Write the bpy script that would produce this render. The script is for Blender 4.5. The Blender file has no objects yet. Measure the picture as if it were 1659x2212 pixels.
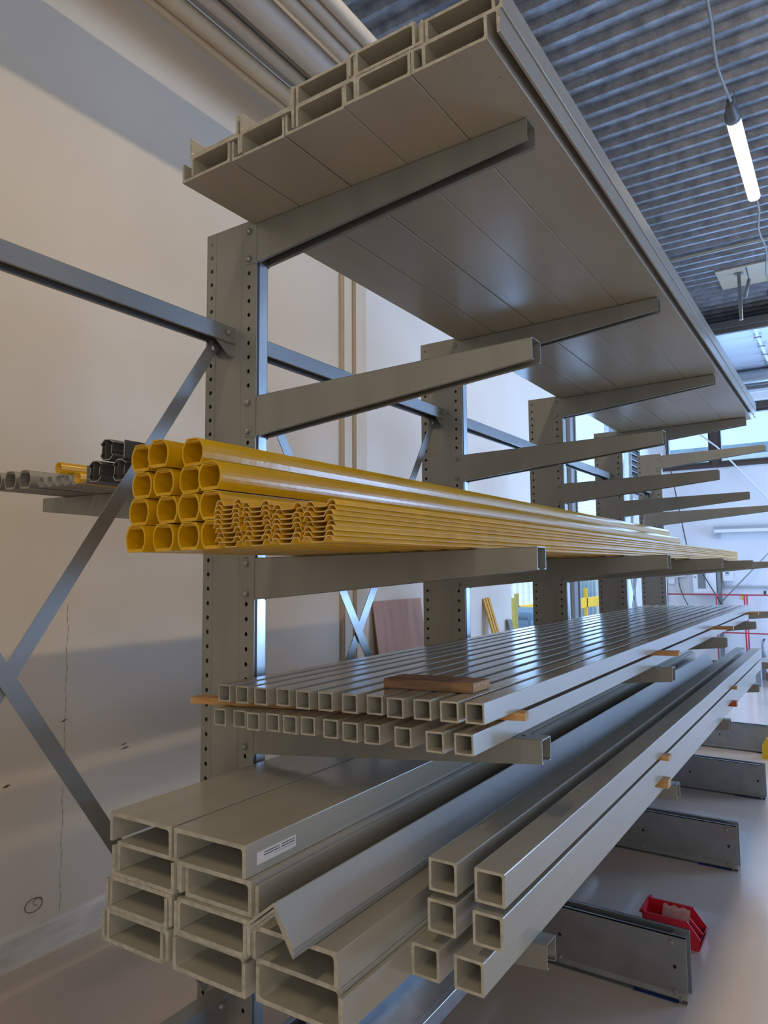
import bpy, bmesh, math, random
from mathutils import Vector, Matrix
random.seed(7)
SC = bpy.context.scene
COL = SC.collection

# ------------------------------------------------------------------ camera
YAW, PITCH, ROLL, FPX = -0.5834, 0.0816, -0.0072, 1532.154
CAM = Vector((1.65926, -1.69489, 1.75142))
fw = Vector((math.sin(YAW)*math.cos(PITCH), math.cos(YAW)*math.cos(PITCH), math.sin(PITCH)))
rt = Vector((math.cos(YAW), -math.sin(YAW), 0)); up = rt.cross(fw)
rt2 = rt*math.cos(ROLL)+up*math.sin(ROLL); up2 = up*math.cos(ROLL)-rt*math.sin(ROLL)
cd = bpy.data.cameras.new('camera'); cam = bpy.data.objects.new('camera', cd); COL.objects.link(cam)
cd.sensor_fit = 'HORIZONTAL'; cd.sensor_width = 36; cd.lens = FPX*36/1659; cd.clip_start = .05
M = Matrix((rt2, up2, -fw)).transposed().to_4x4(); M.translation = CAM; cam.matrix_world = M
SC.camera = cam
SC.view_settings.view_transform = 'Standard'; SC.view_settings.look = 'None'
SC.view_settings.gamma = 1; SC.view_settings.use_curve_mapping = False
SC.view_settings.exposure = 0.12

# ------------------------------------------------------------------ sky, daylight and added fill
w = bpy.data.worlds.new('world'); SC.world = w; w.use_nodes = True
nt = w.node_tree; bg = nt.nodes['Background']
tc = nt.nodes.new('ShaderNodeTexCoord'); sx = nt.nodes.new('ShaderNodeSeparateXYZ')
rp = nt.nodes.new('ShaderNodeValToRGB')
nt.links.new(tc.outputs['Generated'], sx.inputs[0]); nt.links.new(sx.outputs['Z'], rp.inputs[0])
rp.color_ramp.elements[0].position = 0.0; rp.color_ramp.elements[0].color = (.62, .80, .95, 1)
rp.color_ramp.elements[1].position = .6; rp.color_ramp.elements[1].color = (.30, .55, .90, 1)
nt.links.new(rp.outputs[0], bg.inputs[0]); bg.inputs[1].default_value = 1.5


def area(name, loc, rot, sx_, sy_, power, col, spread=180):
    l = bpy.data.lights.new(name, 'AREA'); l.shape = 'RECTANGLE'; l.size = sx_; l.size_y = sy_
    l.energy = power; l.color = col; l.spread = math.radians(spread)
    o = bpy.data.objects.new(name, l); COL.objects.link(o); o.location = loc; o.rotation_euler = rot
    return o


R90 = math.pi/2; BYL = -4.9
DAY = (.34, .57, 1.0)
area('unseen_gate_daylight', (7.4, 9.6, 1.9), (0, R90, 0), 3.6, 4.4, 760, DAY)              # unseen gate added on the aisle side to bring in bluish light
area('daylight_far_window', (1.0, 12.75, 4.15), (-R90, 0, 0), 4.6, .9, 90, DAY)
sun = bpy.data.lights.new('sun', 'SUN'); sun.energy = 4.5; sun.angle = .01; sun.color = (1, .96, .90)
so = bpy.data.objects.new('sun', sun); COL.objects.link(so); so.rotation_euler = (math.radians(-8), math.radians(30), 0)     # high sun on the aisle side, lights the yard        # just outside the high windows
area('back_fill', (4.6, BYL, 2.3), (R90, 0, 0), 4.6, 3.6, 95, (1.0, .93, .82))      # added warm fill behind the viewer, the back wall has no gate
area('daylight_side_door', (-1.75, 6.55, 1.15), (0, -R90, 0), 2.1, 1.5, 60, DAY)
area('daylight_side_window', (-1.75, 9.1, 2.4), (0, -R90, 0), 3.4, 2.1, 110, DAY)

# ------------------------------------------------------------------ materials
MAT = {}


def mat(name, col, rough=.5, metal=0.0, noise=0.0, nscale=(6, 6, 6), spots=0.0, bump=0.0, bscale=60, emit=None, estr=0, vor=0, col2=None, spec=None, rvar=0):
    m = bpy.data.materials.new(name); m.use_nodes = True; n = m.node_tree; b = n.nodes['Principled BSDF']
    L = n.links.new
    b.inputs['Roughness'].default_value = rough; b.inputs['Metallic'].default_value = metal
    b.inputs['Base Color'].default_value = (*col, 1)
    if spec is not None: b.inputs['Specular IOR Level'].default_value = spec
    t = n.nodes.new('ShaderNodeTexCoord')
    mp = n.nodes.new('ShaderNodeMapping'); mp.inputs['Scale'].default_value = nscale
    g = n.nodes.new('ShaderNodeNewGeometry')
    oi = n.nodes.new('ShaderNodeObjectInfo')
    L(g.outputs['Position'], mp.inputs[0])
    cur = None
    if noise:
        ns = n.nodes.new('ShaderNodeTexNoise'); ns.inputs['Scale'].default_value = 1; ns.inputs['Detail'].default_value = 6
        L(mp.outputs[0], ns.inputs['Vector'])
        r = n.nodes.new('ShaderNodeMapRange'); r.inputs[1].default_value = .3; r.inputs[2].default_value = .7
        r.inputs[3].default_value = 0; r.inputs[4].default_value = 1
        L(ns.outputs['Fac'], r.inputs[0])
        mx = n.nodes.new('ShaderNodeMix'); mx.data_type = 'RGBA'
        c2 = col2 or tuple(max(0, c*(1-noise)) for c in col)
        c1 = col if col2 else tuple(min(1, c*(1+noise)) for c in col)
        mx.inputs[6].default_value = (*c1, 1); mx.inputs[7].default_value = (*c2, 1)
        L(r.outputs[0], mx.inputs[0]); cur = mx.outputs[2]
        if rvar:
            rr = n.nodes.new('ShaderNodeMapRange'); rr.inputs[3].default_value = rough-rvar; rr.inputs[4].default_value = rough+rvar
            L(ns.outputs['Fac'], rr.inputs[0]); L(rr.outputs[0], b.inputs['Roughness'])
    if vor:
        v = n.nodes.new('ShaderNodeTexVoronoi'); v.inputs['Scale'].default_value = vor
        n2 = n.nodes.new('ShaderNodeTexNoise'); n2.inputs['Scale'].default_value = vor*1.5
        mixv = n.nodes.new('ShaderNodeVectorMath'); mixv.operation = 'MULTIPLY_ADD'
        L(g.outputs['Position'], n2.inputs['Vector'])
        L(n2.outputs['Color'], mixv.inputs[0]); mixv.inputs[1].default_value = (.25,)*3; L(g.outputs['Position'], mixv.inputs[2])
        L(mixv.outputs[0], v.inputs['Vector'])
        hs = n.nodes.new('ShaderNodeMix'); hs.data_type = 'RGBA'; hs.blend_type = 'MULTIPLY'; hs.inputs[0].default_value = 1
        cr = n.nodes.new('ShaderNodeMapRange'); cr.inputs[3].default_value = .8; cr.inputs[4].default_value = 1.15
        L(v.outputs['Color'], cr.inputs[0])
        if cur is None:
            hs.inputs[6].default_value = (*col, 1)
        else: L(cur, hs.inputs[6])
        L(cr.outputs[0], hs.inputs[7]); cur = hs.outputs[2]
    if spots:
        ns = n.nodes.new('ShaderNodeTexNoise'); ns.inputs['Scale'].default_value = 90; ns.inputs['Detail'].default_value = 2
        L(g.outputs['Position'], ns.inputs['Vector'])
        n3 = n.nodes.new('ShaderNodeTexNoise'); n3.inputs['Scale'].default_value = 3.5
        L(g.outputs['Position'], n3.inputs['Vector'])
        r = n.nodes.new('ShaderNodeMapRange'); r.inputs[1].default_value = .70; r.inputs[2].default_value = .74
        L(ns.outputs['Fac'], r.inputs[0])
        r3 = n.nodes.new('ShaderNodeMapRange'); r3.inputs[1].default_value = .5; r3.inputs[2].default_value = .62; r3.inputs[4].default_value = spots
        L(n3.outputs['Fac'], r3.inputs[0])
        mu = n.nodes.new('ShaderNodeMath'); mu.operation = 'MULTIPLY'; L(r.outputs[0], mu.inputs[0]); L(r3.outputs[0], mu.inputs[1])
        mx = n.nodes.new('ShaderNodeMix'); mx.data_type = 'RGBA'; mx.inputs[6].default_value = (*col, 1)
        mx.inputs[7].default_value = (col[0]*.25, col[1]*.25, col[2]*.25, 1)
        if cur is not None: L(cur, mx.inputs[6])
        L(mu.outputs[0], mx.inputs[0]); cur = mx.outputs[2]
    if cur is not None: L(cur, b.inputs['Base Color'])
    if bump:
        nb = n.nodes.new('ShaderNodeTexNoise'); nb.inputs['Scale'].default_value = bscale; nb.inputs['Detail'].default_value = 3
        L(g.outputs['Position'], nb.inputs['Vector'])
        bp_ = n.nodes.new('ShaderNodeBump'); bp_.inputs['Strength'].default_value = bump; bp_.inputs['Distance'].default_value = .01
        L(nb.outputs['Fac'], bp_.inputs['Height']); L(bp_.outputs[0], b.inputs['Normal'])
    if emit:
        b.inputs['Emission Color'].default_value = (*emit, 1); b.inputs['Emission Strength'].default_value = estr
    MAT[name] = m
    return m


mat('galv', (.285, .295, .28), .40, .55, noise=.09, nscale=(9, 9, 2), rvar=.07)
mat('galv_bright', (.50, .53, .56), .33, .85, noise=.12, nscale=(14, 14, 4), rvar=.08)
mat('galv_beam', (.30, .315, .325), .36, .65, noise=.12, nscale=(8, 2, 8), rvar=.08)
mat('hole_dark', (.01, .01, .01), .8)
mat('bolt_metal', (.32, .32, .31), .45, .6, noise=.1, nscale=(80,)*3)
mat('frp', (.365, .345, .290), .25, 0, noise=.07, nscale=(5, 1.2, 5), spots=.55, bump=.05, bscale=25, rvar=.05)
mat('frp_smooth', (.375, .362, .310), .20, 0, noise=.07, nscale=(9, .8, 9), bump=.04, bscale=18, rvar=.04)
mat('frp_end', (.38, .365, .315), .75, 0, noise=.22, nscale=(45, 45, 60), spots=.8)
mat('angle_grey', (.36, .365, .34), .30, 0.1, noise=.07, nscale=(6, 1, 6), rvar=.06)
mat('angle_end', (.34, .33, .29), .8, 0, noise=.12, nscale=(40,)*3)
mat('yellow', (.62, .335, .004), .20, 0, noise=.06, nscale=(8, 1.5, 8), bump=.06, bscale=40, rvar=.05)
mat('yellow_end', (.58, .36, .02), .7, 0, noise=.10, nscale=(60,)*3)
mat('yellow_deck', (.70, .38, .008), .28, 0, noise=.10, nscale=(20, 20, 20), bump=.10, bscale=160)
mat('deck_end', (.50, .36, .15), .75, 0, noise=.14, nscale=(90,)*3)
mat('dark_profile', (.085, .085, .088), .42, 0, noise=.12, nscale=(6, 2, 6))
mat('dark_end', (.34, .33, .30), .8, 0, noise=.12, nscale=(60,)*3)
mat('light_tube', (.24, .235, .215), .45, 0, noise=.06, nscale=(6, 2, 6))
mat('light_tube_end', (.33, .31, .27), .75, 0, noise=.1, nscale=(60,)*3)
mat('wall_paint', (.63, .56, .465), .6, 0, noise=.05, nscale=(1.1, 1.1, .9), bump=.10, bscale=9)
mat('wall_white', (.68, .66, .62), .6, 0, noise=.03, nscale=(2,)*3, bump=.06, bscale=9)
mat('wall_far', (.68, .71, .76), .6, 0, noise=.03, nscale=(1,)*3)
mat('pilaster', (.60, .53, .43), .5, 0, noise=.05, nscale=(3, 3, 1))
mat('skirting', (.60, .57, .52), .55, 0, noise=.14, nscale=(5, 5, 20), spots=.8)
mat('floor_paint', (.57, .49, .43), .17, 0, noise=.10, nscale=(1.3, 1.3, 1.3), spots=.9, bump=.05, bscale=7, rvar=.07)
mat('ceiling_metal', (.31, .34, .39), .36, .6, noise=.30, nscale=(9, 9, 9), vor=26, rvar=.1, bump=.08, bscale=40)
mat('pipe_beige', (.50, .42, .30), .5, 0, noise=.05, nscale=(3,)*3)
mat('pipe_white', (.50, .48, .45), .5, 0, noise=.05, nscale=(3,)*3)
mat('pipe_grey', (.36, .38, .40), .5, 0, noise=.05, nscale=(3,)*3)
mat('gap_teal', (.01, .07, .07), .5)
mat('wire_dark', (.03, .025, .02), .5)
mat('wood', (.56, .33, .14), .6, 0, noise=.30, nscale=(8, 60, 60), col2=(.36, .18, .06))
mat('wood_old', (.33, .20, .12), .65, 0, noise=.4, nscale=(6, 70, 70), col2=(.15, .085, .05), bump=.3, bscale=60)
mat('wood_cut', (.52, .33, .16), .75, 0, noise=.2, nscale=(120,)*3)
mat('wood_red', (.45, .08, .02), .6, 0, noise=.2, nscale=(30,)*3)
mat('plywood', (.42, .24, .17), .55, 0, noise=.35, nscale=(1, 14, 1.3), col2=(.27, .15, .11))
mat('cardboard_white', (.70, .66, .64), .6)
mat('ink', (.03, .03, .03), .6)
mat('ink_grey', (.30, .30, .30), .6)
mat('ink_brown', (.12, .07, .045), .6)
mat('red_plastic', (.50, .012, .03), .35, 0, noise=.05, nscale=(30,)*3)
mat('red_paint', (.50, .05, .08), .35)
mat('card_cream', (.62, .55, .48), .7)
mat('blue_rubber', (.01, .03, .16), .5)
mat('black', (.015, .015, .015), .6)
mat('dark_frame', (.05, .035, .03), .5)
mat('alu', (.55, .57, .60), .35, .6)
mat('grey_paint', (.20, .21, .22), .45)
mat('white_enamel', (.72, .74, .78), .4)
mat('sheet_white', (.46, .48, .54), .28, 0, noise=.05, nscale=(1, 4, 1), bump=.05, bscale=12)
mat('safety_yellow', (.75, .50, .01), .45)
mat('green_cable', (.01, .08, .06), .5)
mat('lamp_glow', (.9, .85, .75), .4, emit=(1.0, .90, .70), estr=1.0)
mat('tube_glow', (1, 1, 1), .4, emit=(1.0, .96, .86), estr=7.0)
mat('lamp_body', (.09, .085, .08), .5)
mat('outdoor_white', (.75, .80, .78), .6, 0, noise=.05, nscale=(3,)*3)
mat('outdoor_ground', (.45, .47, .47), .8, 0, noise=.1, nscale=(.5,)*3)
mat('outdoor_blue', (.20, .30, .42), .6)
mat('outdoor_roof', (.30, .42, .55), .6, 0, noise=.1, nscale=(3,)*3)
mg = bpy.data.materials.new('glass'); mg.use_nodes = True
nn = mg.node_tree; nn.nodes.clear()
o_ = nn.nodes.new('ShaderNodeOutputMaterial'); tr = nn.nodes.new('ShaderNodeBsdfTransparent'); gl = nn.nodes.new('ShaderNodeBsdfGlossy')
tr.inputs[0].default_value = (.93, .97, .98, 1); gl.inputs['Roughness'].default_value = .03
fr = nn.nodes.new('ShaderNodeValue'); fr.outputs[0].default_value = .07; ms = nn.nodes.new('ShaderNodeMixShader')
nn.links.new(fr.outputs[0], ms.inputs[0]); nn.links.new(tr.outputs[0], ms.inputs[1]); nn.links.new(gl.outputs[0], ms.inputs[2]); nn.links.new(ms.outputs[0], o_.inputs[0])
MAT['glass'] = mg
md = MAT['lamp_glow']; nn = md.node_tree; pb = nn.nodes['Principled BSDF']; pb.inputs['Alpha'].default_value = .55
mb_ = bpy.data.materials.new('clear_bag'); mb_.use_nodes = True
nn = mb_.node_tree; b_ = nn.nodes['Principled BSDF']; b_.inputs['Base Color'].default_value = (.85, .80, .80, 1)
b_.inputs['Alpha'].default_value = .38; b_.inputs['Roughness'].default_value = .15
MAT['clear_bag'] = mb_

# ------------------------------------------------------------------ helpers


def link(name, me, parent=None, mats=None):
    o = bpy.data.objects.new(name, me); COL.objects.link(o)
    for m in (mats or []): me.materials.append(MAT[m])
    if parent: o.parent = parent
    return o


def tag(o, label=None, cat=None, group=None, kind=None):
    if label: o['label'] = label
    if cat: o['category'] = cat
    if group: o['group'] = group
    if kind: o['kind'] = kind
    return o


def empty(name, loc, label, cat, group=None):
    o = bpy.data.objects.new(name, None); COL.objects.link(o); o.location = loc; o.empty_display_size = .05
    return tag(o, label, cat, group)


def bm_obj(name, bm, mats, parent=None, smooth=False):
    bmesh.ops.recalc_face_normals(bm, faces=bm.faces)
    me = bpy.data.meshes.new(name); bm.to_mesh(me); bm.free()
    if smooth:
        for p in me.polygons: p.use_smooth = True
    return link(name, me, parent, mats if isinstance(mats, (list, tuple)) else [mats])


def box(bm, x0, x1, y0, y1, z0, z1, mi=0):
    v = [bm.verts.new(p) for p in ((x0, y0, z0), (x1, y0, z0), (x1, y1, z0), (x0, y1, z0), (x0, y0, z1), (x1, y0, z1), (x1, y1, z1), (x0, y1, z1))]
    for f in ((0, 3, 2, 1), (4, 5, 6, 7), (0, 1, 5, 4), (1, 2, 6, 5), (2, 3, 7, 6), (3, 0, 4, 7)):
        bm.faces.new([v[i] for i in f]).material_index = mi
    return v


def bevbox(bm, x0, x1, y0, y1, z0, z1, r=.003, mi=0):
    b2 = bmesh.new(); box(b2, x0, x1, y0, y1, z0, z1, mi)
    bmesh.ops.bevel(b2, geom=b2.edges[:], offset=r, segments=2, affect='EDGES')
    for f in b2.faces: f.material_index = mi
    merge(bm, b2)


def merge(bm, b2, M4=None):
    if M4 is not None: bmesh.ops.transform(b2, matrix=M4, verts=b2.verts)
    me = bpy.data.meshes.new('tmp'); b2.to_mesh(me); b2.free(); bm.from_mesh(me); bpy.data.meshes.remove(me)


def rounded(pts, rad, seg=3):
    """polygon corners rounded; rad one number or a list"""
    out = []; n = len(pts)
    for i in range(n):
        p = Vector(pts[i]); r = rad[i] if isinstance(rad, (list, tuple)) else rad
        if r <= 0: out.append(tuple(p)); continue
        a = (Vector(pts[i-1])-p); b = (Vector(pts[(i+1) % n])-p)
        r_ = min(r, a.length*.45, b.length*.45)
        A = p+a.normalized()*r_; B = p+b.normalized()*r_
        for k in range(seg+1):
            t = k/seg
            out.append(tuple(A*(1-t)**2+p*2*t*(1-t)+B*t*t))
    return out


def prism(bm, prof, y0, y1, inner=None, cap=1, side=0):
    """profile in x,z extruded along y; ends get material index cap"""
    def ring(pr, y): return [bm.verts.new((p[0], y, p[1])) for p in pr]
    a = ring(prof, y0); b = ring(prof, y1); n = len(prof)
    for i in range(n):
        bm.faces.new((a[i], a[(i+1) % n], b[(i+1) % n], b[i])).material_index = side
    if inner is None:
        bm.faces.new(a).material_index = cap; bm.faces.new(b).material_index = cap
    else:
        c = ring(inner, y0); d = ring(inner, y1)
        for i in range(n):
            j = (i+1) % n
            bm.faces.new((c[i], c[j], d[j], d[i])).material_index = side
            bm.faces.new((a[i], a[j], c[j], c[i])).material_index = cap
            bm.faces.new((b[i], b[j], d[j], d[i])).material_index = cap


def tube(bm, pts, r, seg=10, mi=0, cap=True):
    rings = []; prev = None
    P = [Vector(p) for p in pts]
    for i, p in enumerate(P):
        d = (P[min(i+1, len(P)-1)]-P[max(i-1, 0)]).normalized()
        u = d.cross(Vector((0, 0, 1)))
        if u.length < .05: u = d.cross(Vector((1, 0, 0)))
        if prev is not None:
            u = prev-d*prev.dot(d)
        u.normalize(); prev = u; v = d.cross(u)
        rr = r[i] if isinstance(r, (list, tuple)) else r
        rings.append([bm.verts.new(p+(u*math.cos(2*math.pi*k/seg)+v*math.sin(2*math.pi*k/seg))*rr) for k in range(seg)])
    for a, b in zip(rings, rings[1:]):
        for k in range(seg):
            f = bm.faces.new((a[k], a[(k+1) % seg], b[(k+1) % seg], b[k])); f.material_index = mi; f.smooth = True
    if cap:
        bm.faces.new(rings[0]).material_index = mi; bm.faces.new(rings[-1]).material_index = mi


def mesh_from(fn, mats, name='mesh'):
    bm = bmesh.new(); fn(bm); bmesh.ops.recalc_face_normals(bm, faces=bm.faces)
    me = bpy.data.meshes.new(name); bm.to_mesh(me); bm.free()
    for m in mats: me.materials.append(MAT[m])
    return me


def inst(name, me, loc, roty=0, parent=None, rot=None):
    o = bpy.data.objects.new(name, me); COL.objects.link(o); o.location = loc
    o.rotation_euler = rot if rot else (0, roty, 0)
    if parent: o.parent = parent
    return o


def struct(name, bm, mats, parent=None, smooth=False):
    o = bm_obj(name, bm, mats, parent, smooth)
    if not parent: o['kind'] = 'structure'
    return o


WX = -1.552      # left wall plane
FY = 12.6        # far wall plane
RX = 7.6; BY = -5.0; HC = 5.6

# ------------------------------------------------------------------ room shell
bm = bmesh.new(); box(bm, WX-.3, RX+.3, BY-.3, FY+.3, -.12, 0); struct('floor', bm, 'floor_paint')


def wall_grid(bm, ts, zs, holes, put):
    for i in range(len(ts)-1):
        for j in range(len(zs)-1):
            c = ((ts[i]+ts[i+1])/2, (zs[j]+zs[j+1])/2)
            if any(h[0] < c[0] < h[1] and h[2] < c[1] < h[3] for h in holes): continue
            put(ts[i], ts[i+1], zs[j], zs[j+1])


bm = bmesh.new()
LH = [(5.74, 7.35, 0, 2.25), (7.97, 10.25, .75, 4.35)]
wall_grid(bm, [BY-.2, 2.7], [0, HC], [], lambda a, b, c, d: box(bm, WX-.2, WX, a, b, c, d, 0))
wall_grid(bm, [2.7, 5.74, 7.35, 7.97, 10.25, FY+.2], [0, .75, 2.25, 4.35, HC], LH, lambda a, b, c, d: box(bm, WX-.2, WX, a, b, c, d, 1))
struct('wall_left', bm, ['wall_paint', 'wall_white'])
bm = bmesh.new()
FH = [(-1.25, -.45, 3.66, 4.62), (-.33, 2.4, 3.66, 4.62), (2.55, 5.2, 3.66, 4.62)]
wall_grid(bm, [WX-.2, -1.25, -.45, -.33, 2.4, 2.55, 5.2, RX+.2], [0, 3.66, 4.62, HC], FH, lambda a, b, c, d: box(bm, a, b, FY, FY+.2, c, d, 0))
struct('wall_far', bm, ['wall_far'])
bm = bmesh.new(); box(bm, WX-.2, RX+.2, BY-.2, BY, 0, HC); struct('wall_back', bm, 'wall_paint')
bm = bmesh.new()
wall_grid(bm, [BY-.2, 6.2, 11.8, FY+.2], [0, 3.8, HC], [(6.2, 11.8, 0, 3.8)], lambda a, b, c, d: box(bm, RX, RX+.2, a, b, c, d, 0))
struct('wall_right', bm, 'wall_white')
# corrugated steel deck ceiling, ribs across the aisle
bm = bmesh.new(); p = .193; y = BY-.2; prof = []
while y < FY+.3:
    prof += [(y, 0), (y+.040, 0), (y+.068, .052), (y+.165, .052)]
    y += p
top = []
for x in (WX-.2, RX+.2):
    top.append([bm.verts.new((x, q[0], HC+q[1])) for q in prof])
for i in range(len(prof)-1):
    bm.faces.new((top[0][i], top[0][i+1], top[1][i+1], top[1][i]))
box(bm, WX-.2, RX+.2, BY-.2, FY+.3, HC+.07, HC+.16)
struct('ceiling', bm, 'ceiling_metal')
# baseboard
bm = bmesh.new()
prism(bm, [(WX, 0), (WX+.018, 0), (WX+.018, .13), (WX+.010, .145), (WX, .15)], BY, 2.57, cap=0)
struct('baseboard_left', bm, 'skirting')
bm = bmesh.new(); bevbox(bm, WX-.01, WX+.035, 2.573, 2.69, 0, 4.6, .01); bevbox(bm, WX-.01, WX+.055, 2.697, 2.86, 0, 4.6, .012); struct('trim_1', bm, 'pilaster')
bm = bmesh.new(); bevbox(bm, WX-.01, WX+.03, 2.862, 3.13, 0, 4.6, .006); struct('trim_2', bm, 'wall_white')
bm = bmesh.new(); bevbox(bm, WX, WX+.006, 3.14, 5.2, 0, 2.45, .002); struct('trim_3', bm, 'wall_white')
# dark crack and dents on the left wall
bm = bmesh.new()
def decal(y_, z_, wy, wz, a=0, ox=.0015):
    c, s = math.cos(a), math.sin(a)
    v = [bm.verts.new((WX+ox, y_+c*dy-s*dz, z_+s*dy+c*dz)) for dy, dz in ((-wy, 0), (0, -wz), (wy, 0), (0, wz))]
    bm.faces.new(v)
for yy, zz, wy, wz, a in [(.36, 1.04, .02, .004, .3), (.37, .78, .022, .005, .2), (.365, .79, .005, .018, 0), (.70, .86, .022, .004, .2), (.71, .84, .03, .005, .15), (.09, .80, .02, .006, .2)]:
    decal(yy, zz, wy, wz, a)
for k in range(30):
    decal(.365+.004*math.sin(k*1.7), .18+k*.048, .0012, .026, .05*math.sin(k*2.1), .001)
struct('trim_4', bm, 'ink_brown')
bm = bmesh.new()      # hole plug scar near the skirting
tube(bm, [(WX+.002, .235+.042*math.cos(t*math.pi/8), .235+.030*math.sin(t*math.pi/8)) for t in range(17)], .0016, 6)
tube(bm, [(WX+.002, .255+.022*math.cos(t*math.pi/8), .245+.016*math.sin(t*math.pi/8)) for t in range(13)], .0012, 6)
struct('trim_5', bm, 'ink_brown')

# windows of the left wall
def window(name, y0, y1, z0, z1, mull, x=WX-.08, mat_='alu', fw_=.07):
    bm = bmesh.new()
    box(bm, x-.03, x+.05, y0, y0+fw_, z0, z1); box(bm, x-.03, x+.05, y1-fw_, y1, z0, z1)
    box(bm, x-.03, x+.05, y0+fw_, y1-fw_, z0, z0+fw_); box(bm, x-.03, x+.05, y0+fw_, y1-fw_, z1-fw_, z1)
    f = struct(name, bm, mat_)
    for m_ in mull:
        b2 = bmesh.new(); box(b2, x-.02, x+.04, m_-.03, m_+.03, z0+fw_, z1-fw_); bm_obj('mullion', b2, mat_, f)
    b2 = bmesh.new(); box(b2, x, x+.006, y0+fw_, y1-fw_, z0+fw_, z1-fw_); bm_obj('pane', b2, 'glass', f)
    return f
window('door_1', 5.74, 7.35, 0, 2.25, [6.9], mat_='alu', fw_=.05)
window('window_1', 7.97, 10.25, .75, 4.35, [8.25], mat_='grey_paint', fw_=.04)
def blind(y0, y1, z0, z1, step, x, name, label):
    r = empty(name, (x, (y0+y1)/2, z1), label, 'blind')
    b2 = bmesh.new(); z = z1
    while z > z0:
        v = [b2.verts.new(q) for q in ((-.022, y0-(y0+y1)/2, z-z1), (.022, y0-(y0+y1)/2, z-z1-.028), (.022, y1-(y0+y1)/2, z-z1-.028), (-.022, y1-(y0+y1)/2, z-z1))]
        b2.faces.new(v); z -= step
    o = bm_obj('slat', b2, 'white_enamel', r); o['kind'] = 'stuff'
    b2 = bmesh.new(); box(b2, -.03, .03, y0-(y0+y1)/2, y1-(y0+y1)/2, .0, .05); bm_obj('head_rail', b2, 'alu', r)
    return r
blind(8.02, 10.2, 2.35, 4.2, .055, WX-.02, 'venetian_blind', 'white venetian blind half drawn in the tall window of the left wall')
# louvred vent by the far corner
r = empty('louvre_vent', (WX+.032, 11.17, 3.55), 'grey louvred air vent high on the left wall near the far corner', 'vent')
b2 = bmesh.new(); box(b2, -.03, .02, -.5, -.42, -.55, .55); box(b2, -.03, .02, .42, .5, -.55, .55); box(b2, -.03, .02, -.42, .42, .5, .55); box(b2, -.03, .02, -.42, .42, -.55, -.5); bm_obj('frame', b2, 'alu', r)
b2 = bmesh.new(); box(b2, -.028, -.02, -.42, .42, -.5, .5); bm_obj('backing', b2, 'black', r)
for k in range(9):
    b2 = bmesh.new(); z = .42-k*.105
    v = [b2.verts.new(q) for q in ((-.018, -.42, z+.03), (.02, -.42, z), (.02, .42, z), (-.018, .42, z+.03), (-.018, -.42, z+.036), (.02, -.42, z+.006), (.02, .42, z+.006), (-.018, .42, z+.036))]
    for f in ((0, 3, 2, 1), (4, 5, 6, 7), (0, 1, 5, 4), (1, 2, 6, 5), (2, 3, 7, 6), (3, 0, 4, 7)): b2.faces.new([v[i] for i in f])
    bm_obj('blade', b2, 'alu', r)
# grey steel post in front of left wall windows
def post(y0, y1, x0, x1, z1, label, m='grey_paint'):
    b2 = bmesh.new(); bevbox(b2, x0, x1, y0, y0+.012, 0, z1, .002); bevbox(b2, x0, x1, y1-.012, y1, 0, z1, .002); bevbox(b2, (x0+x1)/2-.005, (x0+x1)/2+.005, y0+.012, y1-.012, 0, z1, .002)
    return tag(bm_obj('steel_post', b2, m), label, 'post', None)
post(7.72, 7.95, WX+.006, WX+.06, HC-.002, 'grey steel building post beside the tall side window')
post(10.42, 10.62, WX+.006, WX+.14, HC-.002, 'pale steel building post beside the louvred vent', 'alu')
post(12.44, 12.55, -.43, -.37, 1.85, 'grey steel post on the far wall beside the meter cabinet', 'grey_paint')

# far windows
def fwin(name, x0, x1):
    y = FY+.05; z0, z1 = 3.66, 4.62
    bm = bmesh.new()
    box(bm, x0, x0+.05, y-.07, y+.05, z0, z1); box(bm, x1-.05, x1, y-.07, y+.05, z0, z1)
    box(bm, x0+.05, x1-.05, y-.07, y+.05, z0, z0+.05); box(bm, x0+.05, x1-.05, y-.07, y+.05, z1-.05, z1)
    f = struct(name, bm, 'dark_frame')
    b2 = bmesh.new(); box(b2, x0+.05, x1-.05, y, y+.006, z0+.05, z1-.05); bm_obj('pane', b2, 'glass', f)
fwin('window_2', -1.25, -.45); fwin('window_3', -.33, 2.4); fwin('window_4', 2.55, 5.2)
bm = bmesh.new(); box(bm, -.45, -.33, FY-.06, FY, 3.6, 4.7); box(bm, WX, 5.4, FY-.05, FY, 3.60, 3.66); box(bm, WX, 5.4, FY-.09, FY, 4.62, 4.72); struct('trim_6', bm, 'dark_frame')
bm = bmesh.new(); box(bm, WX, RX, FY-.22, FY-.03, 4.74, 4.98); box(bm, WX, RX, FY-.32, FY-.22, 4.86, 4.92); struct('trim_7', bm, 'white_enamel')

# ------------------------------------------------------------------ outdoors
bm = bmesh.new(); box(bm, -40, WX-.35, -10, 40, -.25, -.12); tag(bm_obj('yard_ground', bm, 'outdoor_ground'), kind='structure')
bm = bmesh.new(); y = 3.0
v0 = []; 
while y < 26: v0 += [(y, 0), (y+.16, 0), (y+.20, .06), (y+.36, .06)]; y += .4
A = [bm.verts.new((-6+q[1], q[0], -.12)) for q in v0]; B = [bm.verts.new((-6+q[1], q[0], 3.4)) for q in v0]
for i in range(len(v0)-1): bm.faces.new((A[i], A[i+1], B[i+1], B[i]))
box(bm, -8, -6.02, 3, 26, -.12, 3.38)
tag(bm_obj('neighbour_hall', bm, 'outdoor_white'), 'pale ribbed metal hall standing outside the glazed side door', 'building')
bm = bmesh.new()
for k in range(9):
    bevbox(bm, -4.2, -4.12, 6+k*1.5, 6.08+k*1.5, -.12, 1.25, .005)
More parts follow.
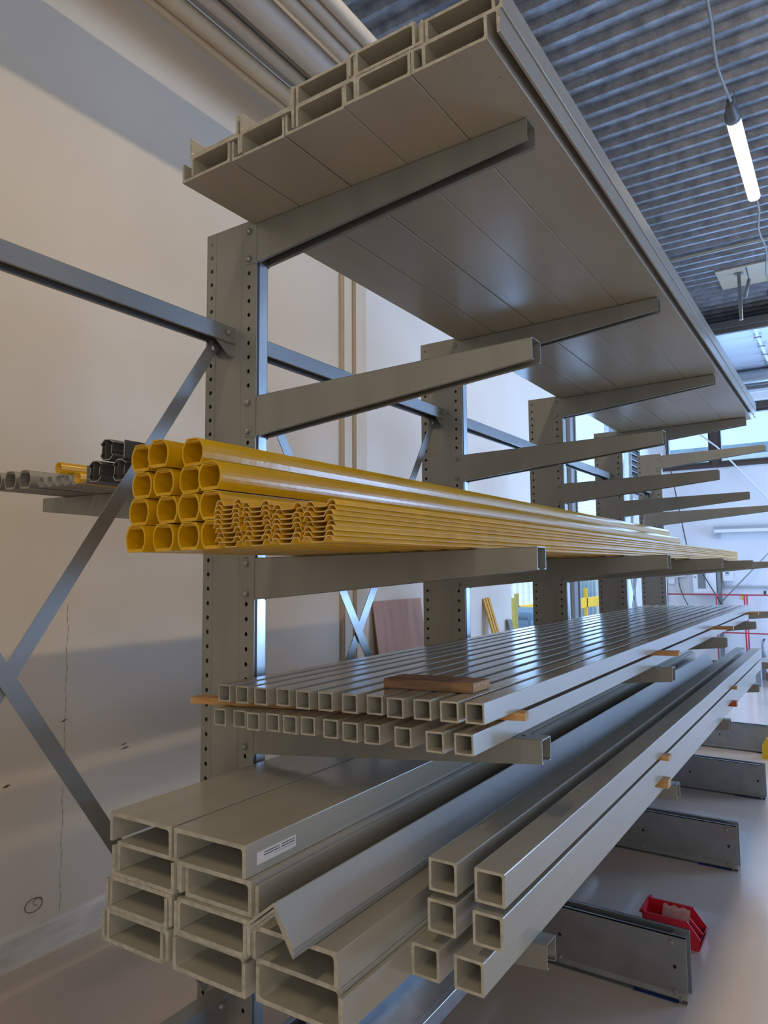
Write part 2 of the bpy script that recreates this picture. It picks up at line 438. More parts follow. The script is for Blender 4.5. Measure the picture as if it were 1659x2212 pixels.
bevbox(bm, -4.2, -4.12, 6.0, 18.1, .75, 1.0, .01)
pass
tag(bm_obj('guard_rail', bm, 'safety_yellow'), 'yellow guard rail in the yard seen through the side window', 'guard rail')
bm = bmesh.new(); box(bm, RX+.21, RX+3.2, 5.6, 12.4, 3.9, 4.05); tag(bm_obj('gate_sun_block', bm, 'grey_paint'), kind='structure')  # unseen slab added above the gate to keep the sun off the floor
bm = bmesh.new(); bevbox(bm, -2.35, -2.27, 7.55, 7.63, -.12, 1.35, .01); tag(bm_obj('bollard', bm, 'safety_yellow'), 'yellow bollard standing in the yard just outside the side door', 'bollard')
bm = bmesh.new(); bevbox(bm, -3.7, -2.9, 9.6, 11.0, -.12, .95, .05); bevbox(bm, -3.8, -2.8, 9.5, 11.1, .95, 1.03, .03)
tag(bm_obj('waste_container', bm, 'outdoor_blue'), 'blue waste container in the yard outside the side door', 'container')
bm = bmesh.new(); bevbox(bm, -3.9, 9, 18.6, 24, -.1, 4.95, .02, 0)
for k in range(6): box(bm, -3.9, 9, 18.55, 18.6, 3.45+k*.22, 3.57+k*.22, 1)
tag(bm_obj('annex_building', bm, ['outdoor_roof', 'outdoor_white']), 'low blue annex with white bands seen through the high far windows', 'building')

# ------------------------------------------------------------------ cantilever rack
LV = {'A': 2.921, 'B': 2.329, 'C': 1.7935, 'D': 1.306, 'E': .834}
TL = {'A': .0164, 'B': .0169, 'C': .0143, 'D': .0271, 'E': .020}
YK = [0, 1.4936, 2.9912, 4.5071, 6.0124]
D_ = .055
rack = empty('cantilever_rack', (0, 0, 0), 'galvanised steel cantilever rack with perforated columns and tapered arms along the left wall', 'rack')


def web(bm, y, sgn):
    """perforated plate of a column, holes in two rows"""
    zt = 2.94; t = .003; cell = .0484; zo = 2.902 % cell
    xs = [-.205, -.197, -.163, -.017, .017, .035]
    def plate(x0, x1, z0, z1): box(bm, x0, x1, y, y+t, z0, z1)
    plate(-.205, -.195, .02, zt); plate(-.165, -.015, .02, zt); plate(.015, .035, .02, zt)
    for xc in (-.18, 0):
        z = .02; n = int((zt-.02)/cell); rem = (zt-.02)-n*cell
        zc = 2.902 - cell*(n-1)
        zlo = zc-cell/2
        plate(xc-.015, xc+.015, .02, zlo)
        for k in range(n):
            c = zc+k*cell
            if c+cell/2 > zt: break
            O = [(xc+.015, c), (xc+.015, c+cell/2), (xc, c+cell/2), (xc-.015, c+cell/2), (xc-.015, c), (xc-.015, c-cell/2), (xc, c-cell/2), (xc+.015, c-cell/2)]
            I = [(xc+.0068*math.cos(math.pi*j/4), c+.0078*math.sin(math.pi*j/4)) for j in range(8)]
            a = [bm.verts.new((q[0], y, q[1])) for q in O]; b = [bm.verts.new((q[0], y, q[1])) for q in I]
            cc = [bm.verts.new((q[0], y+t, q[1])) for q in I]
            for j in range(8):
                l = (j+1) % 8
                bm.faces.new((a[j], a[l], b[l], b[j])); bm.faces.new((b[j], b[l], cc[l], cc[j]))
            last = c+cell/2
        plate(xc-.015, xc+.015, last, zt)


def column_mesh(bm):
    web(bm, 0, 1)
    box(bm, -.205, .035, D_-.003, D_, .02, 2.94)
    box(bm, -.205, -.202, .003, D_-.003, .02, 2.94)
    # right side: stepped lip, aisle daylight put in as a brighter metal
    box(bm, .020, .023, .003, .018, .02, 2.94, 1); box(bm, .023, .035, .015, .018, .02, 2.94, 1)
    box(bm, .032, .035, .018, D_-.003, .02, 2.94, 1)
    box(bm, -.160, -.158, -.0008, 0, .02, 2.94); box(bm, -.035, -.034, -.0008, 0, .02, 2.94)


col_me = mesh_from(column_mesh, ['galv', 'galv_bright'], 'column')


def bolt_mesh(bm):
    r = .0105
    a = [bm.verts.new((r*math.cos(k*math.pi/3), 0, r*math.sin(k*math.pi/3))) for k in range(6)]
    b = [bm.verts.new((r*math.cos(k*math.pi/3), -.008, r*math.sin(k*math.pi/3))) for k in range(6)]
    c = [bm.verts.new((r*.75*math.cos(k*math.pi/3), -.010, r*.75*math.sin(k*math.pi/3))) for k in range(6)]
    for i in range(6):
        j = (i+1) % 6; bm.faces.new((a[i], a[j], b[j], b[i])); bm.faces.new((b[i], b[j], c[j], c[i]))
    bm.faces.new(c)
    for k in range(16):
        t0, t1 = 2*math.pi*k/16, 2*math.pi*(k+1)/16
        bm.faces.new([bm.verts.new(q) for q in ((.0135*math.cos(t0), -.0015, .0135*math.sin(t0)), (.0135*math.cos(t1), -.0015, .0135*math.sin(t1)), (0, -.0015, 0))])


bolt_me = mesh_from(bolt_mesh, ['bolt_metal'], 'bolt')


def arm_mesh(tilt, s=1):
    def fn(bm):
        t = .0025; yn, yf = -t, D_+t; L = .012
        def sec(x):
            zt = tilt*x; f = max(0, (x-.04)/.96); h = .135*(1-f)+.058*f; zb = zt-h
            return [(yn, zb), (yn, zt-.003), (yn+.003, zt), (yf-.003, zt), (yf, zt-.003), (yf, zb), (yf-L, zb), (yf-L, zb+t), (yf-t, zb+t), (yf-t, zt-t), (yn+t, zt-t), (yn+t, zb+t), (yn+L, zb+t), (yn+L, zb)]
        def ring(x, cx=0): return [bm.verts.new((x+(0), q[0], q[1])) for q in sec(x)]
        xs = [.037, .36, .68, 1.0]; rs = [ring(x) for x in xs]; n = 14
        for a, b in zip(rs, rs[1:]):
            for i in range(n): bm.faces.new((a[i], a[(i+1) % n], b[(i+1) % n], b[i]))
        bm.faces.new(rs[0]); bm.faces.new(rs[-1])
        for y0, y1 in ((yn, 0), (D_, yf)):
            v = [bm.verts.new(q) for q in ((-.014, y0, -.132), (.04, y0, -.138), (.04, y0, 0), (-.014, y0, -.001), (-.014, y1, -.132), (.04, y1, -.138), (.04, y1, 0), (-.014, y1, -.001))]
            for f in ((0, 3, 2, 1), (4, 5, 6, 7), (0, 1, 5, 4), (1, 2, 6, 5), (2, 3, 7, 6), (3, 0, 4, 7)): bm.faces.new([v[i] for i in f])
        # drilled hole near the tip on the top
        for k in range(12):
            t0, t1 = 2*math.pi*k/12, 2*math.pi*(k+1)/12; zt = tilt*.94+.0004
            bm.faces.new([bm.verts.new(q) for q in ((.94+.006*math.cos(t0), D_/2+.006*math.sin(t0), zt), (.94+.006*math.cos(t1), D_/2+.006*math.sin(t1), zt), (.94, D_/2, zt))]).material_index = 1
        if s < 0:
            for v in bm.verts: v.co.x = -.18-v.co.x
    return fn


for k, yk in enumerate(YK):
    c = inst('column', col_me, (0, yk, 0), parent=rack)
    for l in 'ABCDE':
        if k == 0:
            MAT_me = mesh_from(arm_mesh(TL[l]), ['galv', 'hole_dark'], 'arm_'+l); globals()['arm_'+l] = MAT_me
        a = inst('arm', globals()['arm_'+l], (0, yk, LV[l]), parent=rack)
        for dz in (-.019, -.116):
            inst('bolt', bolt_me, (0, -.0025, dz), parent=a)
    if k == 0: armL = mesh_from(arm_mesh(.0175, -1), ['galv', 'hole_dark'], 'arm_left')
    a = inst('arm', armL, (0, yk, 2.046), parent=rack)
    for dz in (-.019, -.116): inst('bolt', bolt_me, (-.18, -.0025, dz), parent=a)
inst('column', col_me, (0, -1.5, 0), parent=rack)


def base_mesh(bm):
    h = .25; t = .004
    for y, s in ((-.003, -1), (D_+.025, 1)):
        y0, y1 = (y-t, y)
        x0, x1 = -.235, 1.012
        box(bm, x0, x1, y0, y1, .0, h)
        # top lip inward/outward, foot flange outwards
        box(bm, x0, x1, y0-.0 if s < 0 else y0-.012, y1+.012 if s < 0 else y1, h-t, h)
        box(bm, x0, x1, y0-.022 if s < 0 else y1, y0 if s < 0 else y1+.022, 0, t)
        prism_x(bm, [(y0, .030), (y0-.010 if s < 0 else y1+.010, .012), (y0, .0)] if s < 0 else [(y1, .030), (y1+.010, .012), (y1, .0)], x0, x1)
    for xc in (.965, .482):
        for k in range(12):
            t0, t1 = 2*math.pi*k/12, 2*math.pi*(k+1)/12
            bm.faces.new([bm.verts.new(q) for q in ((xc+.008*math.cos(t0), -.0075, .129+.008*math.sin(t0)), (xc+.008*math.cos(t1), -.0075, .129+.008*math.sin(t1)), (xc, -.0075, .129))]).material_index = 1
    box(bm, -.205, .035, -.003, D_+.021, .02, .028)
    box(bm, -.21, -.203, -.003, D_+.021, .01, .2)


def prism_x(bm, pr, x0, x1):
    a = [bm.verts.new((x0, q[0], q[1])) for q in pr]; b = [bm.verts.new((x1, q[0], q[1])) for q in pr]; n = len(pr)
    for i in range(n): bm.faces.new((a[i], a[(i+1) % n], b[(i+1) % n], b[i]))
    bm.faces.new(a); bm.faces.new(b)


base_me = mesh_from(base_mesh, ['galv_beam', 'hole_dark'], 'base')
spacer_me = mesh_from(lambda bm: tube(bm, [(0, -.001, 0), (0, D_+.02, 0)], .012, 12), ['bolt_metal'], 'spacer')
pad_me = mesh_from(lambda bm: box(bm, .80, .98, -.03, -.002, .0005, .0045), ['blue_rubber'], 'pad')
for k, yk in enumerate(YK):
    b = inst('base', base_me, (0, yk, 0), parent=rack)
    for x, z in ((.965, .033), (.985, .012), (.482, .033), (.955, .222)):
        inst('bolt', bolt_me, (x, -.008, z), parent=b)
    for x, z in ((.945, .222), (.50, .222)): inst('spacer', spacer_me, (x, 0, z), parent=b)
    pd = inst('shim_pad', pad_me, (0, 0, -.004+.004), parent=b); pd.scale = (1, 1, 1)


def beam_mesh(L):
    def fn(bm):   # C section open downwards, runs along +y from 0
        prof = [(-.060, -.055), (-.060, -.003), (-.063, 0), (-.122, 0), (-.125, -.003), (-.125, -.055), (-.115, -.055), (-.115, -.052), (-.122, -.052), (-.122, -.003), (-.063, -.003), (-.063, -.052), (-.070, -.052), (-.070, -.055)]
        prism(bm, prof, .003, L, cap=0)
    return fn


def bracket_mesh(bm):
    for x in (-.069, -.116):
        v = [(x, 0, -.052), (x, -.0, -.098), (x, -.025, -.098), (x, -.085, -.052)]
        a = [bm.verts.new(q) for q in v]; b = [bm.verts.new((q[0]-.003, q[1], q[2])) for q in v]
        bm.faces.new(a); bm.faces.new(b)
        for i in range(4): bm.faces.new((a[i], a[(i+1) % 4], b[(i+1) % 4], b[i]))
    box(bm, -.119, -.066, -.004, 0, -.098, -.052)


br_me = mesh_from(bracket_mesh, ['galv_beam'], 'bracket')
beams = [(-1.5+D_, 1.5-D_)] + [(YK[i]+D_, YK[i+1]-YK[i]-D_) for i in range(4)]
for (y0, L) in beams:
    for z in (2.577, .42):
        o = inst('beam', mesh_from(beam_mesh(L), ['galv_beam'], 'beam'), (0, y0, z), parent=rack)
        g = inst('bracket', br_me, (0, L, 0), parent=o)
        inst('bolt', bolt_me, (0, 0, 0), parent=g, rot=(0, 0, R90)).location = (-.0595, -.035, -.022)
        if z < 1: g.rotation_euler = (0, 0, 0)


def strap(y0, z0, y1, z1, x):
    d = Vector((0, y1-y0, z1-z0)); n = Vector((0, -d.z, d.y)).normalized()*.0215
    bm = bmesh.new(); P = [(Vector((x, y0, z0))+n), (Vector((x, y1, z1))+n), (Vector((x, y1, z1))-n), (Vector((x, y0, z0))-n)]
    a = [bm.verts.new(q) for q in P]; b = [bm.verts.new(q-Vector((.003, 0, 0))) for q in P]
    bm.faces.new(a); bm.faces.new(b)
    for i in range(4): bm.faces.new((a[i], a[(i+1) % 4], b[(i+1) % 4], b[i]))
    e = d.normalized()
    for c in (P[0]-n-e*-.02, P[1]-n-e*.02):
        for k in range(12):
            t0, t1 = 2*math.pi*k/12, 2*math.pi*(k+1)/12
            bm.faces.new([bm.verts.new(q) for q in ((x+.0004, c.y+.007*math.cos(t0), c.z+.007*math.sin(t0)), (x+.0004, c.y+.007*math.cos(t1), c.z+.007*math.sin(t1)), (x+.0004, c.y, c.z))]).material_index = 1
    o = bm_obj('brace_strap', bm, ['galv_beam', 'wall_white'], rack)


for y0, y1 in ((-1.5+.1, -.055), (.1, YK[1]-.055), (YK[3]+.1, YK[4]-.055)):
    strap(y1, 2.515, y0, .46, -.100); strap(y0, 2.515, y1, .46, -.094)

# ------------------------------------------------------------------ profiles stored on the rack
def armz(l, x): return LV[l]+TL[l]*x


def u_prof(W, H, t, inv=False, r=.006):
    pts = [(0, 0), (W, 0), (W, H), (W-t, H), (W-t, t), (t, t), (t, H), (0, H)]
    rad = [.002, .002, .0008, .0008, r, r, .0008, .0008]
    if inv: pts = [(a, H-b) for a, b in pts]
    return rounded(pts, rad, 3)


def dup_thing(me, name, loc, tilt, label, cat, group):
    o = inst(name, me, loc, roty=-tilt); return tag(o, label, cat, group)


NUM = ['first', 'second', 'third', 'fourth', 'fifth', 'sixth', 'seventh', 'eighth', 'ninth', 'tenth', 'eleventh', 'twelfth']

# top level: 200 mm channels in nested pairs
Lt = 4.95
up_me = mesh_from(lambda bm: prism(bm, u_prof(.200, .060, .008), 0, Lt), ['frp', 'frp_end'], 'top_channel_up')
dn_me = mesh_from(lambda bm: prism(bm, u_prof(.200, .060, .008, True), 0, Lt), ['frp', 'frp_end'], 'top_channel_down')
tA = TL['A']
g = 'wide grey channels on the top rack level'
for k in range(5):
    x = [.020, .2245, .4290, .6310, .8330][k]
    pos = ['nearest the wall', 'second from the wall', 'in the middle', 'second from the aisle', 'at the aisle edge'][k]
    dup_thing(up_me, 'channel_profile', (x, -.305+random.uniform(-.006, .006), armz('A', x)+.001), tA, 'wide grey channel open side up directly on the top arms, %s' % pos, 'channel', g)
    x2 = [.062, .264, .468, .668, .862][k]
    dup_thing(dn_me, 'channel_profile', (x2, -.305+random.uniform(-.006, .006), armz('A', x2)+.0095), tA, 'wide grey channel nested open side down in the lowest top-level layer, %s' % pos, 'channel', g)
for k in range(5):
    x = [.053, .260, .464, .665, .866][k]
    pos = ['nearest the wall', 'second from the wall', 'in the middle', 'second from the aisle', 'at the aisle edge'][k]
    dup_thing(up_me, 'channel_profile', (x, -.300+random.uniform(-.008, .008), armz('A', x)+.0705), tA, 'wide grey channel open side up in the upper top-level layer, %s' % pos, 'channel', g)
    if k >= 2:
        x2 = [0, 0, .437, .641, .845][k]
        dup_thing(dn_me, 'channel_profile', (x2, -.300+random.uniform(-.008, .008), armz('A', x2)+.0790), tA, 'wide grey channel, open side down, topmost of the whole load, %s' % pos, 'channel', g)

# bottom level: 230 mm channels in three stacks
Lb = 5.0; W2, H2, T2 = .230, .070, .010
bu = mesh_from(lambda bm: prism(bm, u_prof(W2, H2, T2, r=.009), 0, Lb), ['frp_smooth', 'frp_end'], 'low_channel_up')
bd = mesh_from(lambda bm: prism(bm, u_prof(W2, H2, T2, True, r=.009), 0, Lb), ['frp_smooth', 'frp_end'], 'low_channel_down')
tE = TL['E']; g = 'heavy grey channels stacked on the bottom rack level'
def low(x, dz, inv, y, label):
    return dup_thing(bd if inv else bu, 'channel_profile', (x, y, armz('E', x)+dz), tE, label, 'channel', g)
st = 'in the left stack by the wall'
low(.042, .001, 0, -.540, 'heavy grey channel open upwards at the bottom, '+st)
low(.061, .0115, 1, -.540, 'heavy grey channel nested in the lowest, '+st)
low(.057, .0825, 0, -.542, 'heavy grey channel open upwards on tier two, '+st)
low(.070, .093, 1, -.540, 'heavy grey channel open downwards on tier two, '+st)
low(.076, .164, 0, -.540, 'heavy grey channel open upwards on tier three, '+st)
low(.087, .1745, 1, -.532, 'heavy grey channel open downwards on tier three, '+st)
low(.066, .2455, 1, -.540, 'single heavy grey channel open side down on top of the left stack')
st = 'in the middle stack'
low(.306, .001, 0, -.540, 'heavy grey channel open upwards at the bottom, '+st)
low(.2955, .0115, 1, -.530, 'heavy grey channel nested in the lowest, '+st)
low(.308, .0825, 0, -.540, 'heavy grey channel open upwards on tier two, '+st)
low(.319, .093, 1, -.540, 'heavy grey channel open downwards on tier two, '+st)
low(.3335, .164, 0, -.530, 'heavy grey channel open upwards on tier three, '+st)
low(.3220, .1745, 1, -.540, 'heavy grey channel open downwards on tier three, '+st)
sc = low(.304, .2455, 1, -.540, 'single heavy grey channel with white sticker on top of the middle stack')
st = 'in the right stack under the angles'
low(.559, .001, 0, -.532, 'heavy grey channel open upwards at the bottom, '+st)
low(.5475, .0115, 1, -.520, 'heavy grey channel nested in the lowest, '+st)
low(.545, .0825, 1, -.530, 'heavy grey channel open side down directly below the three angles')
# sticker with small print on the side of the top channel
bm = bmesh.new(); box(bm, W2, W2+.0006, .035, .165, .018, .044); stk = bm_obj('sticker', bm, 'cardboard_white', sc)
bm = bmesh.new()
def dash(y0, y1, z, h, mi=0):
    y = y0
    while y < y1:
        wd = random.uniform(.0025, .006); box(bm, W2+.0006, W2+.0009, y, min(y+wd, y1), z, z+h, mi); y += wd+.0012
dash(.058, .107, .0372, .0022); dash(.057, .109, .0318, .0022); dash(.117, .160, .0372, .0022); dash(.114, .160, .0318, .0022); dash(.090, .160, .0265, .0012, 1)
bm_obj('print', bm, ['ink', 'ink_grey'], stk)

# nested angles on the right stack
def ang_prof(L, t):
    s = math.sqrt(.5); a = math.radians(-56); b = math.radians(-142)
    u = Vector((math.cos(a), math.sin(a))); v = Vector((math.cos(b), math.sin(b)))
    A = [Vector((0, 0)), u*L, u*L-(-v)*0+v*t, None, v*L+u*t, v*L]
    pts = [Vector((0, 0)), u*L, u*L+v*t, u*t+v*t, v*L+u*t, v*L]
    return rounded([tuple(q) for q in pts], [.003, .001, .001, .004, .001, .001], 3)
an = mesh_from(lambda bm: prism(bm, ang_prof(.090, .0058), 0, 4.9), ['angle_grey', 'angle_end'], 'angle')
d = Vector((math.cos(math.radians(-99)), math.sin(math.radians(-99))))
base_z = 1.0985
for k in range(3):
    s = k*.0108
    o = inst('angle_profile', an, (.670+d.x*s+(0, .001, -.001)[k], -.600+k*.004, base_z+d.y*s))
    tag(o, ['outermost grey angle of the three nested ones, ridge up on the right stack', 'middle grey angle of the three nested ones on the right stack', 'innermost grey angle of the three nested ones, resting on the right stack'][k], 'angle', 'nested grey angles on the bottom level')

# square tubes, bottom level
def sq(W, t, L, r=.003):
    O = rounded([(0, 0), (W, 0), (W, W), (0, W)], r*.5, 2); I = rounded([(t, t), (W-t, t), (W-t, W-t), (t, W-t)], r, 2)
    return lambda bm: prism(bm, O, 0, L, inner=I)
sqm = mesh_from(sq(.0705, .0065, 4.95, .005), ['frp_smooth', 'frp_end'], 'square_tube_70')
g = 'large grey square tubes at the aisle side of the bottom level'
for (x, z, y, lb) in [(.788, .8415+.0085, -.275, 'lower left large square tube, lying on the arms beside the channels'), (.895, .853, -.275, 'lower right large square tube at the aisle end of the arms'),
                  (.829, .9535, -.272, 'left large square tube of the middle row'), (.940, .9545, -.272, 'right large square tube of the middle row'),
                  (.833, 1.0415, -.272, 'left large square tube of the top row'), (.945, 1.0425, -.270, 'right large square tube of the top row, at the aisle edge')]:
    dup_thing(sqm, 'square_tube', (x, y, z), .006, lb, 'tube', g)

# square tubes, fourth level
sq5 = mesh_from(sq(.048, .0045, 5.0, .003), ['frp_smooth', 'frp_end'], 'square_tube_48')
g = 'small grey square tubes on the level under the yellow load'
tD = TL['D']
for k, x in enumerate([.095, .170, .232, .294, .356, .413, .491, .560, .626, .712, .806, .877]):
    dup_thing(sq5, 'square_tube', (x, -.22+random.uniform(-.012, .006), armz('D', x)+.001), tD, '%s small square tube from the wall in the lower layer%s' % (NUM[k].capitalize(), ' resting on the arms'), 'tube', g)
for k, x in enumerate([.115, .186, .258, .328, .407, .481, .556, .627, .696, .768, .839, .901]):
    dup_thing(sq5, 'square_tube', (x, -.22+random.uniform(-.010, .008), armz('D', x)+.0705), tD, '%s small square tube from the wall in the upper layer%s' % (NUM[k].capitalize(), ' on thin wood sticks'), 'tube', g)
g = 'wood spacer sticks between tube layers'
def stick(x0, x1, y, wy, z, h, label, m=('wood', 'wood_cut'), tilt=0):
    bm = bmesh.new(); box(bm, 0, x1-x0, -wy/2, wy/2, 0, h)
    for f in bm.faces:
        if abs(f.calc_center_median().x-(x1-x0)) < 1e-5 or abs(f.calc_center_median().x) < 1e-5: f.material_index = 1
    o = bm_obj('spacer_stick', bm, list(m)); o.location = (x0, y, z); o.rotation_euler = (0, -tilt, 0)
    return tag(o, label, 'stick', g)
def dz(x): return armz('D', x)+.050
stick(-.03, .985, -.185, .040, dz(-.01), .0195, 'thin wood stick between the small tube layers at the nearest column', tilt=tD).rotation_euler = (0, -tD, .160)
stick(.06, 1.03, 1.505, .040, dz(.06), .0195, 'thin wood stick between the small tube layers at the second column', tilt=tD)
stick(.06, 1.045, 2.99, .040, dz(.06), .0195, 'thin wood stick between the small tube layers at the third column', tilt=tD)
stick(.06, 1.02, 4.56, .040, dz(.06), .0195, 'thin wood stick between the small tube layers at the far tube ends', tilt=tD)
for y in (1.20, 3.07):
    nm = 'nearest wood block' if y < 2 else 'far wood block'
    stick(.80, 1.040, y, .055, 1.0255, .0165, nm+' between top and middle large tubes', tilt=.006)
    stick(.78, 1.035, y+.0, .055, .9235, .0305, nm+' between middle and bottom large tubes', ('wood', 'wood_cut') if y < 2 else ('wood_red', 'wood_cut'), tilt=.006)
# weathered plank lying on the small tubes
bm = bmesh.new(); bevbox(bm, 0, .262, -.049, .049, 0, .024, .0015)
for f in bm.faces:
    if f.calc_center_median().x > .2615: f.material_index = 1
o = bm_obj('wood_plank', bm, ['wood_old', 'wood_cut']); o.location = (.606, -.058, armz('D', .606)+.1195); o.rotation_euler = (0, -tD, .0)
tag(o, 'short weathered brown plank lying across the upper small tubes', 'plank')

# ------------------------------------------------------------------ yellow load, third level
def oval(W, H, grow=0):
    """closed side rail: flat top and bottom, bulged sides"""
    w, h = W/2-grow, H/2-grow; c = .62
    pts = []
    f = w*.72
    pts += [(-f*.96, -h), (f*.96, -h)]
    for k in range(0, 9):
        a = -1+2*k/8
        pts.append((f+(w-f)*(1-abs(a)**2.4), a*h*.93))
    pts += [(f*.96, h), (-f*.96, h)]
    for k in range(0, 9):
        a = 1-2*k/8
        pts.append((-f-(w-f)*(1-abs(a)**2.4), a*h*.93))
    return pts
def rail_mesh(W, H, L, t=.0048):
    def fn(bm):
        O = [(a+W/2, b+H/2) for a, b in oval(W, H)]; I = [(a+W/2, b+H/2) for a, b in oval(W, H, t)]
        prism(bm, O, 0, L, inner=I)
        # overlapping snap-in strips on the top and underside, small inner ridges
        box(bm, W*.19, W*.80, 0, L, t, t+.0028, 0); box(bm, W*.22, W*.83, .004, L, H-t-.0025, H-t+.0003, 0)
        box(bm, W*.28, W*.72, -.006, L, H-.0004, H+.0022, 0)
    return fn
yr = mesh_from(rail_mesh(.0745, .0625, 5.0), ['yellow', 'yellow_end'], 'yellow_tube')
for p_ in yr.polygons: p_.use_smooth = False
g = 'yellow handrail tubes on the third level'
tC = TL['C']
rows = [[.182, .264, .346, .424], [.173, .270, .347, .424], [.176, .262, .343, .424], [.178, .262, .339]]
ends = [[-.60, -.585, -.58, -.58], [-.585, -.58, -.582, -.585], [-.58, -.585, -.575, -.59], [-.585, -.602, -.565]]
RW = ['bottom row', 'second row from below', 'third row from below', 'top row']
for r_, row in enumerate(rows):
    for c_, x in enumerate(row):
        dup_thing(yr, 'handrail_tube', (x, ends[r_][c_], armz('C', x)+.0015+r_*.0660), tC, 'yellow oval tube in the %s, %s from the wall' % (RW[r_], NUM[c_]), 'tube', g)
# corrugated yellow planks
def deck_prof():
    t = .0026; q = .83
    P = [(0, -.0108), (.006*q, 0), (.022*q, 0), (.030*q, -.0112), (.065*q, -.0112), (.073*q, 0), (.089*q, 0), (.095*q, -.0108)]
    lo = [(a, b-t) for a, b in P]
    lo[0] = (P[0][0]+.0015, P[0][1]-.0012); lo[-1] = (P[-1][0]-.0015, P[-1][1]-.0012)
    lo[1] = (P[1][0]+.0018, P[1][1]-t); lo[2] = (P[2][0]-.0018, P[2][1]-t); lo[5] = (P[5][0]+.0018, P[5][1]-t); lo[6] = (P[6][0]-.0018, P[6][1]-t)
    return rounded(P+lo[::-1], .002, 2)
dk = mesh_from(lambda bm: prism(bm, deck_prof(), 0, 5.7), ['yellow_deck', 'deck_end'], 'deck')
g = 'nested yellow ribbed planks on the third level'
for c_, (x, n) in enumerate([(.502, 10), (.583, 9), (.666, 8), (.749, 8)]):
    x += .003
    for k in range(n):
        if c_ == 0 and k > 0: x_ = x+random.uniform(-.004, .0)-(.004 if k > 3 else 0)
        else: x_ = x+random.uniform(-.0015, .0015)
        pitch = .0100
        if k == 0: nmk = 'lowest'
        elif k == n-1: nmk = 'topmost'
        else: nmk = '%s from below' % NUM[k]
        dup_thing(dk, 'ribbed_plank', (x_, -.610+random.uniform(-.005, .005), armz('C', x_)+.0145+k*pitch), tC, 'yellow ribbed plank, %s in the %s pile from the tubes' % (nmk, ['first', 'second', 'third', 'fourth'][c_]), 'plank', g)

# ------------------------------------------------------------------ left side of the rack, level over the wall-side arm
def zl(x): return 2.046+.0175*(-.18-x)
lr = mesh_from(rail_mesh(.078, .0640, 2.6), ['light_tube', 'light_tube_end'], 'grey_rail')
g = 'grey oval tubes on the wall-side arm'
for k, x in enumerate([-.892, -.972, -1.052]):
    dup_thing(lr, 'handrail_tube', (x, -.27-.01*k, zl(x+.078)+.001), -.0175, 'grey oval tube on the wall-side arm, %s' % ['beside the thin round tubes', 'between two others', 'nearest the wall'][k], 'tube', g)
def pipe_mesh(r, t, L, n=24):
    O = [(r*math.cos(2*math.pi*k/n), r*math.sin(2*math.pi*k/n)) for k in range(n)]; I = [((r-t)*math.cos(2*math.pi*k/n), (r-t)*math.sin(2*math.pi*k/n)) for k in range(n)]
    return lambda bm: prism(bm, O, 0, L, inner=I)
gp = mesh_from(pipe_mesh(.0195, .003, 2.6), ['light_tube', 'light_tube_end'], 'grey_pipe')
yp = mesh_from(pipe_mesh(.0205, .003, 2.6), ['yellow', 'yellow_end'], 'yellow_pipe')
for m_ in (gp, yp):
    for p_ in m_.polygons: p_.use_smooth = len(p_.vertices) == 4 and abs(p_.normal.y) < .5
for k, x in enumerate([-.772, -.728, -.667, -.626]):
    dup_thing(gp, 'round_tube', (x, -.255+.005*(k % 2), zl(x)+.0205), -.0175, 'thin grey round tube on the wall-side arm, %s from the oval tubes' % NUM[k], 'tube', 'thin grey round tubes')
dup_thing(gp, 'round_tube', (-.584, -.245, zl(-.584)+.0205), -.0175, 'thin grey round tube half hidden behind the lower yellow tube', 'tube', 'thin grey round tubes')
dup_thing(yp, 'round_tube', (-.5425, -.262, zl(-.5425)+.0215), -.0175, 'lower round yellow tube among the grey ones on the wall-side arm', 'tube', 'round yellow tubes')
dup_thing(yp, 'round_tube', (-.646, -.268, zl(-.646)+.0615), -.0175, 'upper round yellow tube lying on the thin grey tubes', 'tube', 'round yellow tubes')
# dark double-web rail profiles
def rail2(bm):
    t = .003
    def loop(off):
        L_ = []
        for (x, z) in [(.012, 0), (.050, 0), (.068, .014), (.058, .022), (.060, .050), (.070, .058), (.046, .070), (.018, .072), (-.004, .056), (.006, .048), (.004, .022), (-.002, .014)]:
            L_.append((x, z))
        return L_
    O = loop(0); cx, cz = .032, .036
    I = [(cx+(x-cx)*(1-t/ max(.018, abs(x-cx)+.001)) if abs(x-cx) > .004 else x, cz+(z-cz)*(1-t/.036)) for x, z in O]
    prism(bm, O, 0, 2.6, inner=I)
    box(bm, .0215, .0245, .002, 2.6, .004, .067, 0)
    for z in (.012, .03, .045): box(bm, .0595, .0635, 0, 2.6, z, z+.003, 0)
dp = mesh_from(rail2, ['dark_profile', 'dark_end'], 'dark_profile')
def z2(x): return zl(x)+.0035
for (x, y, z, lb) in [(-.488, -.255, z2(-.488), 'dark grey rail profile, left one of the lower pair'), (-.385, -.235, z2(-.385), 'dark grey rail profile, right one of the lower pair'), (-.455, -.235, z2(-.455)+.0735, 'dark grey rail profile lying on top of the lower pair')]:
    dup_thing(dp, 'rail_profile', (x, y, z), -.0175, lb, 'profile', 'dark rail profiles on the wall-side arm')
def jprof(bm):
    prism(bm, rounded([(0, 0), (.026, 0), (.033, .010), (.031, .060), (.028, .060), (.029, .012), (.024, .003), (.006, .003), (0, .006)], .002, 2), 0, 2.6)
jp = mesh_from(jprof, ['light_tube', 'light_tube_end'], 'j_profile')
dup_thing(jp, 'edge_profile', (-.5215, -.262, zl(-.52)+.0005), -.0175, 'grey J-shaped edge profile beside the lower yellow round tube', 'profile', None)
